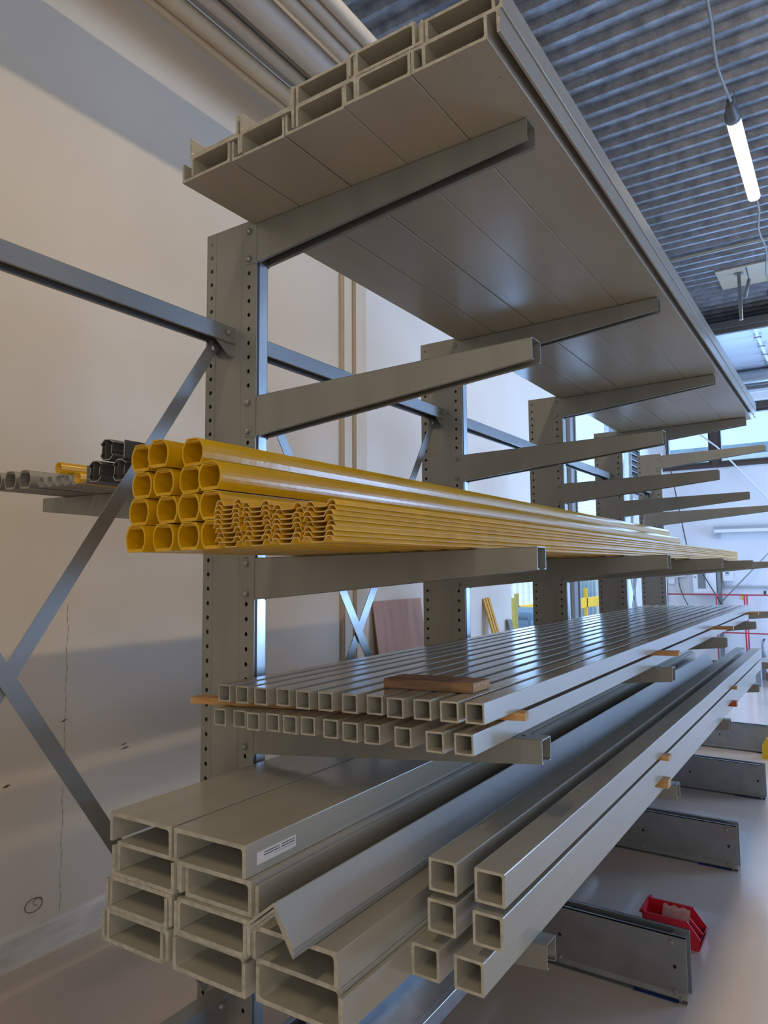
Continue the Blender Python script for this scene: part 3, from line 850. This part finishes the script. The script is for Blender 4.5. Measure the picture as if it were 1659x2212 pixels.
def cover(bm):
    prism(bm, rounded([(0, 0), (.004, 0), (.004, .062), (0, .064)], .001, 1), 0, 2.6)
    for z in (.01, .022, .034, .046): box(bm, .0038, .0058, 0, 2.6, z, z+.004, 0)
    box(bm, -.03, .004, 0, 2.6, 0, .004, 0)
cp = mesh_from(cover, ['dark_profile', 'dark_end'], 'cover')
dup_thing(cp, 'cover_profile', (-.285, -.235, zl(-.285)+.001), -.0175, 'ribbed dark cover strip beside the lower rail profiles', 'profile', None)
dup_thing(cp, 'cover_profile', (-.345, -.225, zl(-.345)+.0775), -.0175, 'ribbed dark cover strip lying on the lower rail profiles', 'profile', None)

# galvanised channels lying on the rack feet
def hat(W, H, L):
    def fn(bm):
        t = .003
        prism(bm, rounded([(0, 0), (W, 0), (W, H), (W-.02, H), (W-.02, H-t), (W-t, H-t), (W-t, t), (t, t), (t, H-t), (.02, H-t), (.02, H), (0, H)], .002, 2), 0, L, cap=0)
    return fn
o = inst('steel_channel', mesh_from(hat(.245, .055, 5.2), ['galv_bright'], 'floor_channel'), (.192, -.45, .2515)); tag(o, 'wide bright galvanised channel lying on the rack feet under the bottom level', 'channel', 'galvanised channels on the rack feet')
o.rotation_euler = (0, 0, 0)
o = inst('steel_channel', mesh_from(hat(.085, .055, 5.2), ['galv_beam'], 'floor_channel'), (.055, -.45, .2515)); tag(o, 'narrow galvanised channel lying on the rack feet near the columns', 'channel', 'galvanised channels on the rack feet')

# ------------------------------------------------------------------ red storage bin
bin_ = empty('storage_bin', (.848, 2.005, 0), 'red plastic storage bin on the floor behind the rack foot', 'bin')
bin_.rotation_euler = (0, 0, 0)
def quadbox(bm, P, Q):
    a = [bm.verts.new(q) for q in P]; b = [bm.verts.new(q) for q in Q]
    bm.faces.new(a); bm.faces.new(b); n = len(a)
    for i in range(n): bm.faces.new((a[i], a[(i+1) % n], b[(i+1) % n], b[i]))
bm = bmesh.new(); t = .003
bx0, bx1, bw = -.118, .128, .080     # open sloping mouth towards the aisle (+x)
for s in (-1, 1):
    yo, yi = s*bw, s*(bw-t)
    P = [(bx0+.01, yo, 0), (bx1, yo, 0), (bx1+.012, yo, .052), (bx1-.045, yo, .122), (bx0, yo, .122)]
    quadbox(bm, P, [(q[0], yi, q[2]) for q in P])
    box(bm, bx0, bx1-.045, min(yo, yo+s*.008), max(yo, yo+s*.008), .116, .122)
box(bm, bx0+.012, bx1, -bw+t, bw-t, 0, t)
quadbox(bm, [(bx0+.012, -bw+t, 0), (bx0+.012, bw-t, 0), (bx0, bw-t, .122), (bx0, -bw+t, .122)], [(bx0+.012-t, -bw+t, 0), (bx0+.012-t, bw-t, 0), (bx0-t, bw-t, .122), (bx0-t, -bw+t, .122)])
quadbox(bm, [(bx1, -bw+t, 0), (bx1, bw-t, 0), (bx1+.012, bw-t, .050), (bx1+.012, -bw+t, .050)], [(bx1-t, -bw+t, 0), (bx1-t, bw-t, 0), (bx1+.012-t, bw-t, .050), (bx1+.012-t, -bw+t, .050)])
bm_obj('body', bm, 'red_plastic', bin_)
bm = bmesh.new(); box(bm, bx0-.012, bx0, -bw, bw, .112, .124); box(bm, bx0-.004, bx0+.012, bw-.018, bw+.008, .118, .132); box(bm, bx0-.004, bx0+.012, -bw-.008, -bw+.018, .118, .132); bm_obj('rim', bm, 'red_plastic', bin_)
bm = bmesh.new(); quadbox(bm, [(bx1+.001, -bw-.002, .004), (bx1+.001, bw+.002, .004), (bx1+.016, bw+.002, .046), (bx1+.016, -bw-.002, .046)], [(bx1+.005, -bw-.002, .004), (bx1+.005, bw+.002, .004), (bx1+.020, bw+.002, .046), (bx1+.020, -bw-.002, .046)]); bm_obj('label_holder', bm, 'red_paint', bin_)
bm = bmesh.new(); quadbox(bm, [(bx1-.03, -.004, t), (bx1-.001, -.004, t), (bx1+.008, -.004, .048), (bx1-.05, -.004, .11)], [(bx1-.03, 0, t), (bx1-.001, 0, t), (bx1+.008, 0, .048), (bx1-.05, 0, .11)]); bm_obj('divider', bm, 'red_plastic', bin_)
# zip bag and slip inside
bm = bmesh.new(); N = 10
G = [[bm.verts.new((.795+.125*i/N, 2.075-.10*(j/N)*.9, .028+.085*(1-j/N)+.006*math.sin(i*1.9+j)*math.cos(j*1.3))) for j in range(N+1)] for i in range(N+1)]
for i in range(N):
    for j in range(N): bm.faces.new((G[i][j], G[i+1][j], G[i+1][j+1], G[i][j+1])).smooth = True
bag = bm_obj('zip_bag', bm, 'clear_bag'); tag(bag, 'clear zip bag lying in the red bin', 'bag')
bm = bmesh.new(); tube(bm, [(.797+.012*i, 2.069, .103+.004*math.sin(i)) for i in range(11)], .0012, 6); bm_obj('zip_strip', bm, 'cardboard_white', bag)
bm = bmesh.new(); quadbox(bm, [(.885, 1.955, .014), (.945, 1.945, .012), (.955, 2.0, .030), (.895, 2.01, .034)], [(.885, 1.955, .015), (.945, 1.945, .013), (.955, 2.0, .031), (.895, 2.01, .035)])
tag(bm_obj('paper_slip', bm, 'card_cream'), 'cream paper slip in the mouth of the red bin', 'paper')

# ------------------------------------------------------------------ things against the left wall
def lean(name, y0, y1, zt, zb_, xt, xb, th, m, label, cat, group=None, skew=0):
    bm = bmesh.new()
    P = [(xb, y0, zb_), (xb, y1, zb_), (xt, y1+skew, zt), (xt, y0+skew, zt)]
    quadbox(bm, P, [(q[0]-th, q[1], q[2]) for q in P])
    return tag(bm_obj(name, bm, m), label, cat, group)
lean('plywood_sheet', 2.93, 3.67, 1.505, .50, WX+.045, WX+.19, .009, 'plywood', 'reddish brown plywood sheet leaning against the left wall', 'board')
tag(bm_obj('stand_box', (lambda b: (bevbox(b, WX+.02, WX+.30, 2.8, 3.8, 0, .498, .01), b)[1])(bmesh.new()), 'grey_paint'), 'grey low cabinet under the leaning plywood sheet', 'cabinet')
for k in range(3):
    lean('yellow_strip', 5.06+k*.055, 5.10+k*.055, 1.45+.004*k, 0.0, WX+.02, WX+.42, .018, 'yellow', 'yellow strip leaning on the left wall, %s of three' % ['nearest', 'middle', 'farthest'][k], 'strip', 'yellow strips leaning on the wall', skew=-.08)
lean('grey_offcut', 5.60, 5.70, 1.20, 0, WX+.03, WX+.30, .02, 'grey_paint', 'dark grey offcut leaning beside the glazed door', 'board', skew=-.04)
o = bmesh.new(); bevbox(o, WX+.002, WX+.02, 4.42, 4.62, 1.0, 1.14, .002); bevbox(o, WX+.02, WX+.021, 4.45, 4.59, 1.05, 1.09, .0004, 1)
tag(bm_obj('wall_sign', o, ['red_paint', 'cardboard_white']), 'small red sign on the left wall left of the yellow strips', 'sign')

# heater fan under the roof by the left wall
r = empty('air_heater', (-1.15, 9.9, 3.85), 'beige air heater box hanging high by the left wall near the far corner', 'heater')
bm = bmesh.new(); bevbox(bm, -.22, .22, -.3, .3, 0, .22, .02); bm_obj('housing', bm, 'pipe_beige', r)
bm = bmesh.new(); tube(bm, [(0, 0, .22), (0, 0, .34)], .13, 20); bm_obj('fan_cowl', bm, 'white_enamel', r)
bm = bmesh.new(); tube(bm, [(0, -.1, .3), (0, -.1, HC-3.85)], .006, 6); tube(bm, [(0, .1, .3), (0, .1, HC-3.85)], .006, 6); bm_obj('hanger', bm, 'black', r)

# ------------------------------------------------------------------ pipes below the roof along the left wall
def long_pipe(x, z, r, m, label, y0=BY, y1=11.9, cat='pipe'):
    bm = bmesh.new(); tube(bm, [(x, y0, z), (x, (y0+y1)/2, z), (x, y1, z)], r, 28)
    return tag(bm_obj('ceiling_pipe', bm, m), label, cat, 'pipes under the roof along the wall')
# positions from their silhouette edges: x on the plane z=4.9
PZ = 4.63
long_pipe(-1.150, PZ, .040, 'pipe_beige', 'thin beige pipe under the roof closest to the left wall')
long_pipe(-1.073, PZ, .047, 'pipe_beige', 'beige pipe under the roof, second from the left wall')
long_pipe(-.905, PZ+.03, .066, 'pipe_white', 'off-white pipe under the roof between the grey tray and the largest duct')
long_pipe(-.748, PZ+.02, .087, 'pipe_white', 'largest off-white duct under the roof left of the teal strip')
long_pipe(-.574, PZ, .043, 'pipe_white', 'off-white pipe directly right of the teal strip')
long_pipe(-.487, PZ, .040, 'pipe_white', 'off-white pipe under the roof, second from the aisle')
long_pipe(-.407, PZ, .038, 'pipe_white', 'off-white pipe under the roof closest to the aisle')
bm = bmesh.new(); bevbox(bm, -1.022, -.975, BY, 12.0, PZ+.02, PZ+.05, .005); tag(bm_obj('cable_tray', bm, 'pipe_grey'), 'flat grey cable tray between the beige pipe and white ducts', 'cable tray')
bm = bmesh.new(); bevbox(bm, -.655, -.622, BY, 12.0, PZ+.10, PZ+.16, .005); tag(bm_obj('gap_strip', bm, 'gap_teal'), 'dark teal strip filling the gap between the white pipes under the roof', 'beam')  # dark strip stands in for the dark gap between two pipes
bm = bmesh.new(); tube(bm, [(-.838+.004*math.sin(i*.7), BY+i*.45, 4.585-.004*math.sin(i*1.3)) for i in range(30)], .006, 6); tube(bm, [(-.836, 1.30, 4.585), (-.84, 1.36, 4.55), (-.85, 1.44, 4.51), (-.85, 1.52, 4.47)], .005, 6)
tag(bm_obj('loose_cable', bm, 'wire_dark'), 'thin dark cable running between two white roof ducts', 'cable')
for y in (-3, 4, 7.2):
    bm = bmesh.new(); box(bm, WX+.002, -.34, y, y+.04, 4.80, 4.84); box(bm, -.37, -.34, y, y+.04, 4.84, HC-.002); box(bm, WX+.02, WX+.05, y, y+.04, 4.4, 4.80)
    tag(bm_obj('pipe_bracket', bm, 'pipe_grey'), 'steel bracket carrying the pipes under the roof' , 'bracket', 'pipe brackets')

# ------------------------------------------------------------------ ceiling lamps
def lamp(y, label, x=1.045):
    z = 5.27
    r = empty('ceiling_lamp', (x, y, z), label, 'lamp', 'tube lamps in a row under the roof')
    L = 1.46
    bm = bmesh.new(); prism(bm, rounded([(-.055, .0), (.055, .0), (.045, .05), (-.045, .05)], .008, 3), .0, L, cap=0); bm_obj('housing', bm, 'lamp_body', r)
    bm = bmesh.new(); prism(bm, rounded([(-.057, .0), (-.045, -.040), (-.02, -.052), (.02, -.052), (.045, -.040), (.057, .0)], .012, 3), .02, L-.02, cap=0); bm_obj('diffuser', bm, 'lamp_glow', r)
    bm = bmesh.new(); tube(bm, [(.006, .06, -.055), (.006, L-.06, -.055)], .014, 12); bm_obj('glowing_tube', bm, 'tube_glow', r)
    bm = bmesh.new(); tube(bm, [(0, -.17, .03), (0, -.12, .02), (0, -.02, .0), (0, .03, -.005)], [.018, .030, .058, .060], 16); bm_obj('end_cap', bm, 'lamp_body', r)
    for yy in (.2, L-.2):
        bm = bmesh.new(); tube(bm, [(0, yy, .05), (0, yy, HC-z)], .004, 6); bm_obj('suspension_wire', bm, 'alu', r)
    a = area('lamp_light', (x, y+L/2, z-.078), (0, 0, 0), .10, L-.1, LAMP_W, (1.0, .78, .51)); a.parent = None
    return r
LAMP_W = 46
for y, lb in ((4.22, 'lit tube lamp above the aisle over the middle of the rack'), (8.45, 'second lit tube lamp farther away, cut by the right edge'), (.0, 'lit tube lamp above the near end of the rack'), (-4.0, 'lit tube lamp behind the viewer')):
    lamp(y, lb, .955 if y > 8 else 1.045)
for y0, y1, lb in ((-2.54, -.17, 'grey power cable feeding the nearest ceiling lamp'), (1.46, 4.05, 'grey power cable running to the lamp over the middle of the rack'), (5.68, 8.28, 'grey power cable between the middle lamp and the far lamp')):
    bm = bmesh.new()
    P = [((1.045 if y1 < 8 else 1.045-.09*i/12)+.02*math.sin(i*1.1), y0+(y1-y0)*i/12, 5.29+.05*math.sin(math.pi*i/12)) for i in range(13)]
    tube(bm, P, .011, 8)
    tag(bm_obj('lamp_cable', bm, 'light_tube'), lb, 'cable', 'cables of the ceiling lamps')
# thin conduit on the ceiling and small bracket with sensor
bm = bmesh.new(); tube(bm, [(-1.4, 7.42, 5.57), (3, 7.42, 5.57), (RX, 7.42, 5.57)], .012, 8); tube(bm, [(-1.4, 7.46, 5.57), (3, 7.46, 5.57), (RX, 7.46, 5.57)], .008, 8); tag(bm_obj('ceiling_conduit', bm, 'pipe_beige'), 'pair of beige conduits crossing the ribbed ceiling', 'conduit')
bm = bmesh.new(); bevbox(bm, .34, 1.6, 8.15, 8.85, 5.575, 5.598, .004); tag(bm_obj('ceiling_panel', bm, 'pipe_beige'), 'beige patch panel fixed under the ribbed ceiling near the second lamp', 'panel')
r = empty('door_hanger', (.60, 8.35, 5.57), 'dark steel hanger bar with diagonal stay below the beige ceiling panel', 'hanger')
bm = bmesh.new(); box(bm, -.02, .02, -.02, .02, -.62, 0); box(bm, -.05, .05, -.04, .04, -.01, 0); bm_obj('bar', bm, 'grey_paint', r)
bm = bmesh.new(); tube(bm, [(.12, -.05, -.12), (.06, 0, -.34)], .022, 8); tube(bm, [(.12, -.05, -.12), (.10, -.15, -.0)], .010, 8); bm_obj('stay', bm, 'grey_paint', r)

# ------------------------------------------------------------------ overhead sectional door parked under the roof
r = empty('overhead_door', (1.8, 10, 5.25), 'white overhead sectional door parked under the roof before the far windows', 'door')
for k in range(5):
    bm = bmesh.new(); y0 = -.35+k*.52; box(bm, -2.75, 4.5, y0, y0+.515, .0, .035)
    for j in range(14): box(bm, -2.75+j*.52, -2.742+j*.52, y0, y0+.515, -.003, 0)
    bm_obj('panel', bm, 'sheet_white', r)
for x in (-1.87, -1.18, .2, 1.6, 3.0):
    bm = bmesh.new(); box(bm, x-.018, x+.018, -.35, 2.25, -.028, -.0005); bm_obj('stiffener', bm, 'white_enamel', r)
    for yy in (.17, .69, 1.21, 1.73):
        bm = bmesh.new(); box(bm, x-.05, x+.05, yy-.02, yy+.02, -.036, -.028); box(bm, x-.05, x-.035, yy-.035, yy+.035, -.045, -.028); box(bm, x+.035, x+.05, yy-.035, yy+.035, -.045, -.028); bm_obj('hinge', bm, 'grey_paint', r)
bm = bmesh.new(); bevbox(bm, WX, RX, 9.55, 9.63, 5.18, 5.26, .01); bevbox(bm, WX, RX, 9.48, 9.55, 5.24, 5.34, .01); tag(bm_obj('door_track_beam', bm, 'lamp_body'), 'dark grey steel beam crossing under the ceiling before the parked door', 'beam')
bm = bmesh.new(); tube(bm, [(-1.4, 12.15, 5.10), (3, 12.15, 5.10), (6.5, 12.15, 5.10)], .12, 24); tag(bm_obj('door_roller', bm, 'alu'), 'silver roller drum above the high far windows', 'roller')
bm = bmesh.new(); tube(bm, [(-1.4, 12.0, 4.93), (3, 12.0, 4.93), (6.5, 12.0, 4.93)], .025, 12); tube(bm, [(-1.4, 12.1, 4.88), (3, 12.1, 4.88), (6.5, 12.1, 4.88)], .015, 12); tag(bm_obj('door_shaft', bm, 'grey_paint'), 'dark steel shaft under the silver roller drum', 'shaft')

# ------------------------------------------------------------------ far wall furniture
YF = FY
r = empty('meter_cabinet', (-.645, YF, 1.28), 'white meter cabinet with a glass window on the far wall', 'cabinet')
bm = bmesh.new(); bevbox(bm, -.20, .20, -.16, -.001, 0, .52, .01); bm_obj('housing', bm, 'white_enamel', r)
bm = bmesh.new(); bevbox(bm, -.11, .02, -.164, -.16, .09, .46, .002); bm_obj('window', bm, 'grey_paint', r)
bm = bmesh.new(); tube(bm, [(-.155, -.17, .30), (-.155, -.16, .30)], .012, 12); bm_obj('lock', bm, 'black', r)
r = empty('inverter_box', (-.265, YF, 1.50), 'white inverter box on the far wall right of the meter cabinet', 'box')
bm = bmesh.new(); bevbox(bm, -.085, .085, -.11, -.001, 0, .26, .015); bm_obj('housing', bm, 'white_enamel', r)
bm = bmesh.new(); box(bm, -.03, .03, -.112, -.11, .14, .165); box(bm, -.035, .035, -.112, -.11, .11, .117); bm_obj('display', bm, 'ink', r)
bm = bmesh.new()
for k in range(4): tube(bm, [(-.05+.03*k, -.05, 0), (-.055+.035*k, -.05, -.04), (-.04+.02*k, -.05, -.075)], .005, 6)
bm_obj('cable', bm, 'white_enamel', r)
bm = bmesh.new(); bevbox(bm, -.36, 5, YF-.06, YF-.001, 1.385, 1.425, .004); tag(bm_obj('cable_trunking', bm, 'pipe_grey'), 'grey cable trunking along the far wall below the inverter box', 'trunking')
bm = bmesh.new(); bevbox(bm, -1.295, -1.185, YF-.06, YF-.001, 1.45, 1.54, .006); tag(bm_obj('junction_box', bm, 'white_enamel'), 'small white junction box at the left of the far wall', 'box')
bm = bmesh.new(); bevbox(bm, -1.15, -.97, YF-.07, YF-.001, 1.585, 1.64, .006); tag(bm_obj('socket_strip', bm, 'white_enamel'), 'white socket strip on the far wall above the hanging cable', 'socket')
bm = bmesh.new(); tube(bm, [(-1.11, YF-.03, 1.585), (-1.108, YF-.04, 1.50), (-1.09, YF-.05, 1.38), (-1.04, YF-.05, 1.22), (-.95, YF-.05, 1.03), (-.90, YF-.05, .8)], .008, 8); tag(bm_obj('hanging_cable', bm, 'green_cable'), 'dark cable hanging in a curve from the white socket strip', 'cable')
bm = bmesh.new(); tube(bm, [(-1.33, YF-.03, 1.62), (-1.315, YF-.03, 1.3), (-1.325, YF-.03, .9), (-1.325, YF-.03, .2)], .007, 8); tag(bm_obj('vertical_cable', bm, 'green_cable'), 'dark green cable running down beside the junction box', 'cable')
r = empty('wall_light', (-.46, YF-.10, 2.38), 'unlit fluorescent light fitting on the far wall', 'lamp')
bm = bmesh.new(); prism_x(bm, [(-.06, .0), (.06, .0), (.06, .12), (-.02, .12), (-.06, .07)], 0, 1.5); bm_obj('housing', bm, 'alu', r)
bm = bmesh.new(); prism_x(bm, [(-.066, .01), (-.061, .01), (-.061, .06), (-.066, .06)], .02, 1.48); bm_obj('diffuser', bm, 'white_enamel', r)
bm = bmesh.new(); box(bm, .06, .09, .0, .08, -.10, 0); bm_obj('bracket', bm, 'pipe_grey', r)
bm = bmesh.new(); tube(bm, [(-1.30, YF-.20, 4.60), (-.92, YF-.20, 2.2), (-.88, YF-.20, 2.05), (-.72, YF-.20, 1.75), (-.33, YF-.20, 1.02), (-.2, YF-.20, .8)], .010, 8)
tag(bm_obj('tie_rod', bm, 'dark_frame'), 'thin dark tie rod falling to the right across the far wall', 'rod')
bm = bmesh.new(); tube(bm, [(-.75, YF-.10, 4.35), (-.35, YF-.10, 3.98), (.5, YF-.10, 2.90), (1.4, YF-.10, 1.9)], .014, 8); tag(bm_obj('pale_brace', bm, 'white_enamel'), 'pale diagonal brace falling right below the far windows', 'brace')
bm = bmesh.new(); tube(bm, [(-.45, YF-.155, 1.05), (.6, YF-.155, 2.2), (1.5, YF-.155, 3.2)], .014, 8); tag(bm_obj('wall_brace', bm, 'pipe_grey'), 'grey diagonal brace rising right behind the red railing', 'brace')
bm = bmesh.new(); box(bm, -.067, -.006, YF-.012, YF-.001, 1.176, 1.246); tag(bm_obj('notice', bm, 'safety_yellow'), 'small yellow notice on the far wall beside the red posts', 'notice')
bm = bmesh.new(); box(bm, .30, .335, YF-.012, YF-.001, 1.27, 1.335); tag(bm_obj('exit_arrow_sign', bm, 'green_cable'), 'small green sign on the far wall right of the red posts', 'sign')
# red railing
r = empty('red_railing', (0, 12.33, 0), 'red tubular railing in front of the far wall', 'railing')
bm = bmesh.new(); tube(bm, [(WX+.05, 0, 1.268), (3.5, 0, 1.262)], .014, 10); bm_obj('top_rail', bm, 'red_paint', r)
bm = bmesh.new(); tube(bm, [(WX+.05, 0, .60), (3.5, 0, .59)], .013, 10); bm_obj('mid_rail', bm, 'red_paint', r)
for x in (-1.3, -.44, .015, .055, 1.2, 2.2, 3.4):
    bm = bmesh.new(); tube(bm, [(x, 0, 0), (x, 0, 1.262)], .014, 10); bm_obj('post', bm, 'red_paint', r)
# low bench with clamp near the railing
r = empty('work_bench', (1.6, 10.6, 0), 'low grey work bench right of the rack end near the red railing', 'bench')
bm = bmesh.new(); bevbox(bm, -1.25, 2.0, -.45, .45, .36, .42, .006); bm_obj('bench_top', bm, 'alu', r)
for x in (-1.2, 1.9):
    for y in (-.4, .4):
        bm = bmesh.new(); box(bm, x-.03, x+.03, y-.03, y+.03, 0, .36); bm_obj('leg', bm, 'grey_paint', r)
r = empty('bench_clamp', (.46, 10.35, .42), 'dark grey clamp standing on the low work bench', 'clamp')
bm = bmesh.new(); tube(bm, [(0, 0, .0), (0, 0, .10), (.0, 0, .17), (.01, 0, .24)], [.045, .028, .018, .022], 12); bm_obj('body', bm, 'grey_paint', r)
bm = bmesh.new(); tube(bm, [(-.10, 0, .10), (-.02, 0, .11)], .009, 8); tube(bm, [(.01, 0, .22), (.03, 0, .27)], .014, 8); bm_obj('lever', bm, 'black', r)
bm = bmesh.new(); bevbox(bm, .44, .60, 10.85, 11.1, .0, .12, .01); tag(bm_obj('red_crate', bm, 'wood_red'), 'small reddish crate on the floor under the work bench', 'crate')
bm = bmesh.new(); bevbox(bm, .64, 1.4, 10.85, 11.1, .0, .13, .01); tag(bm_obj('dark_toolbox', bm, 'black'), 'dark long toolbox on the floor under the work bench', 'box')
# yellow pallet-jack like stand at the right edge
bm = bmesh.new()
quadbox(bm, rounded_pts := [(.0, 0, 0), (.10, 0, 0), (.12, 0, .10), (.10, 0, .17), (.04, 0, .19), (.0, 0, .12)], [(q[0], .03, q[2]) for q in rounded_pts])
box(bm, .0, .12, .03, .18, 0, .02)
o = bm_obj('yellow_stand', bm, 'safety_yellow'); o.location = (.868, 5.78, 0); tag(o, 'small yellow metal stand on the floor at the right picture edge', 'stand')
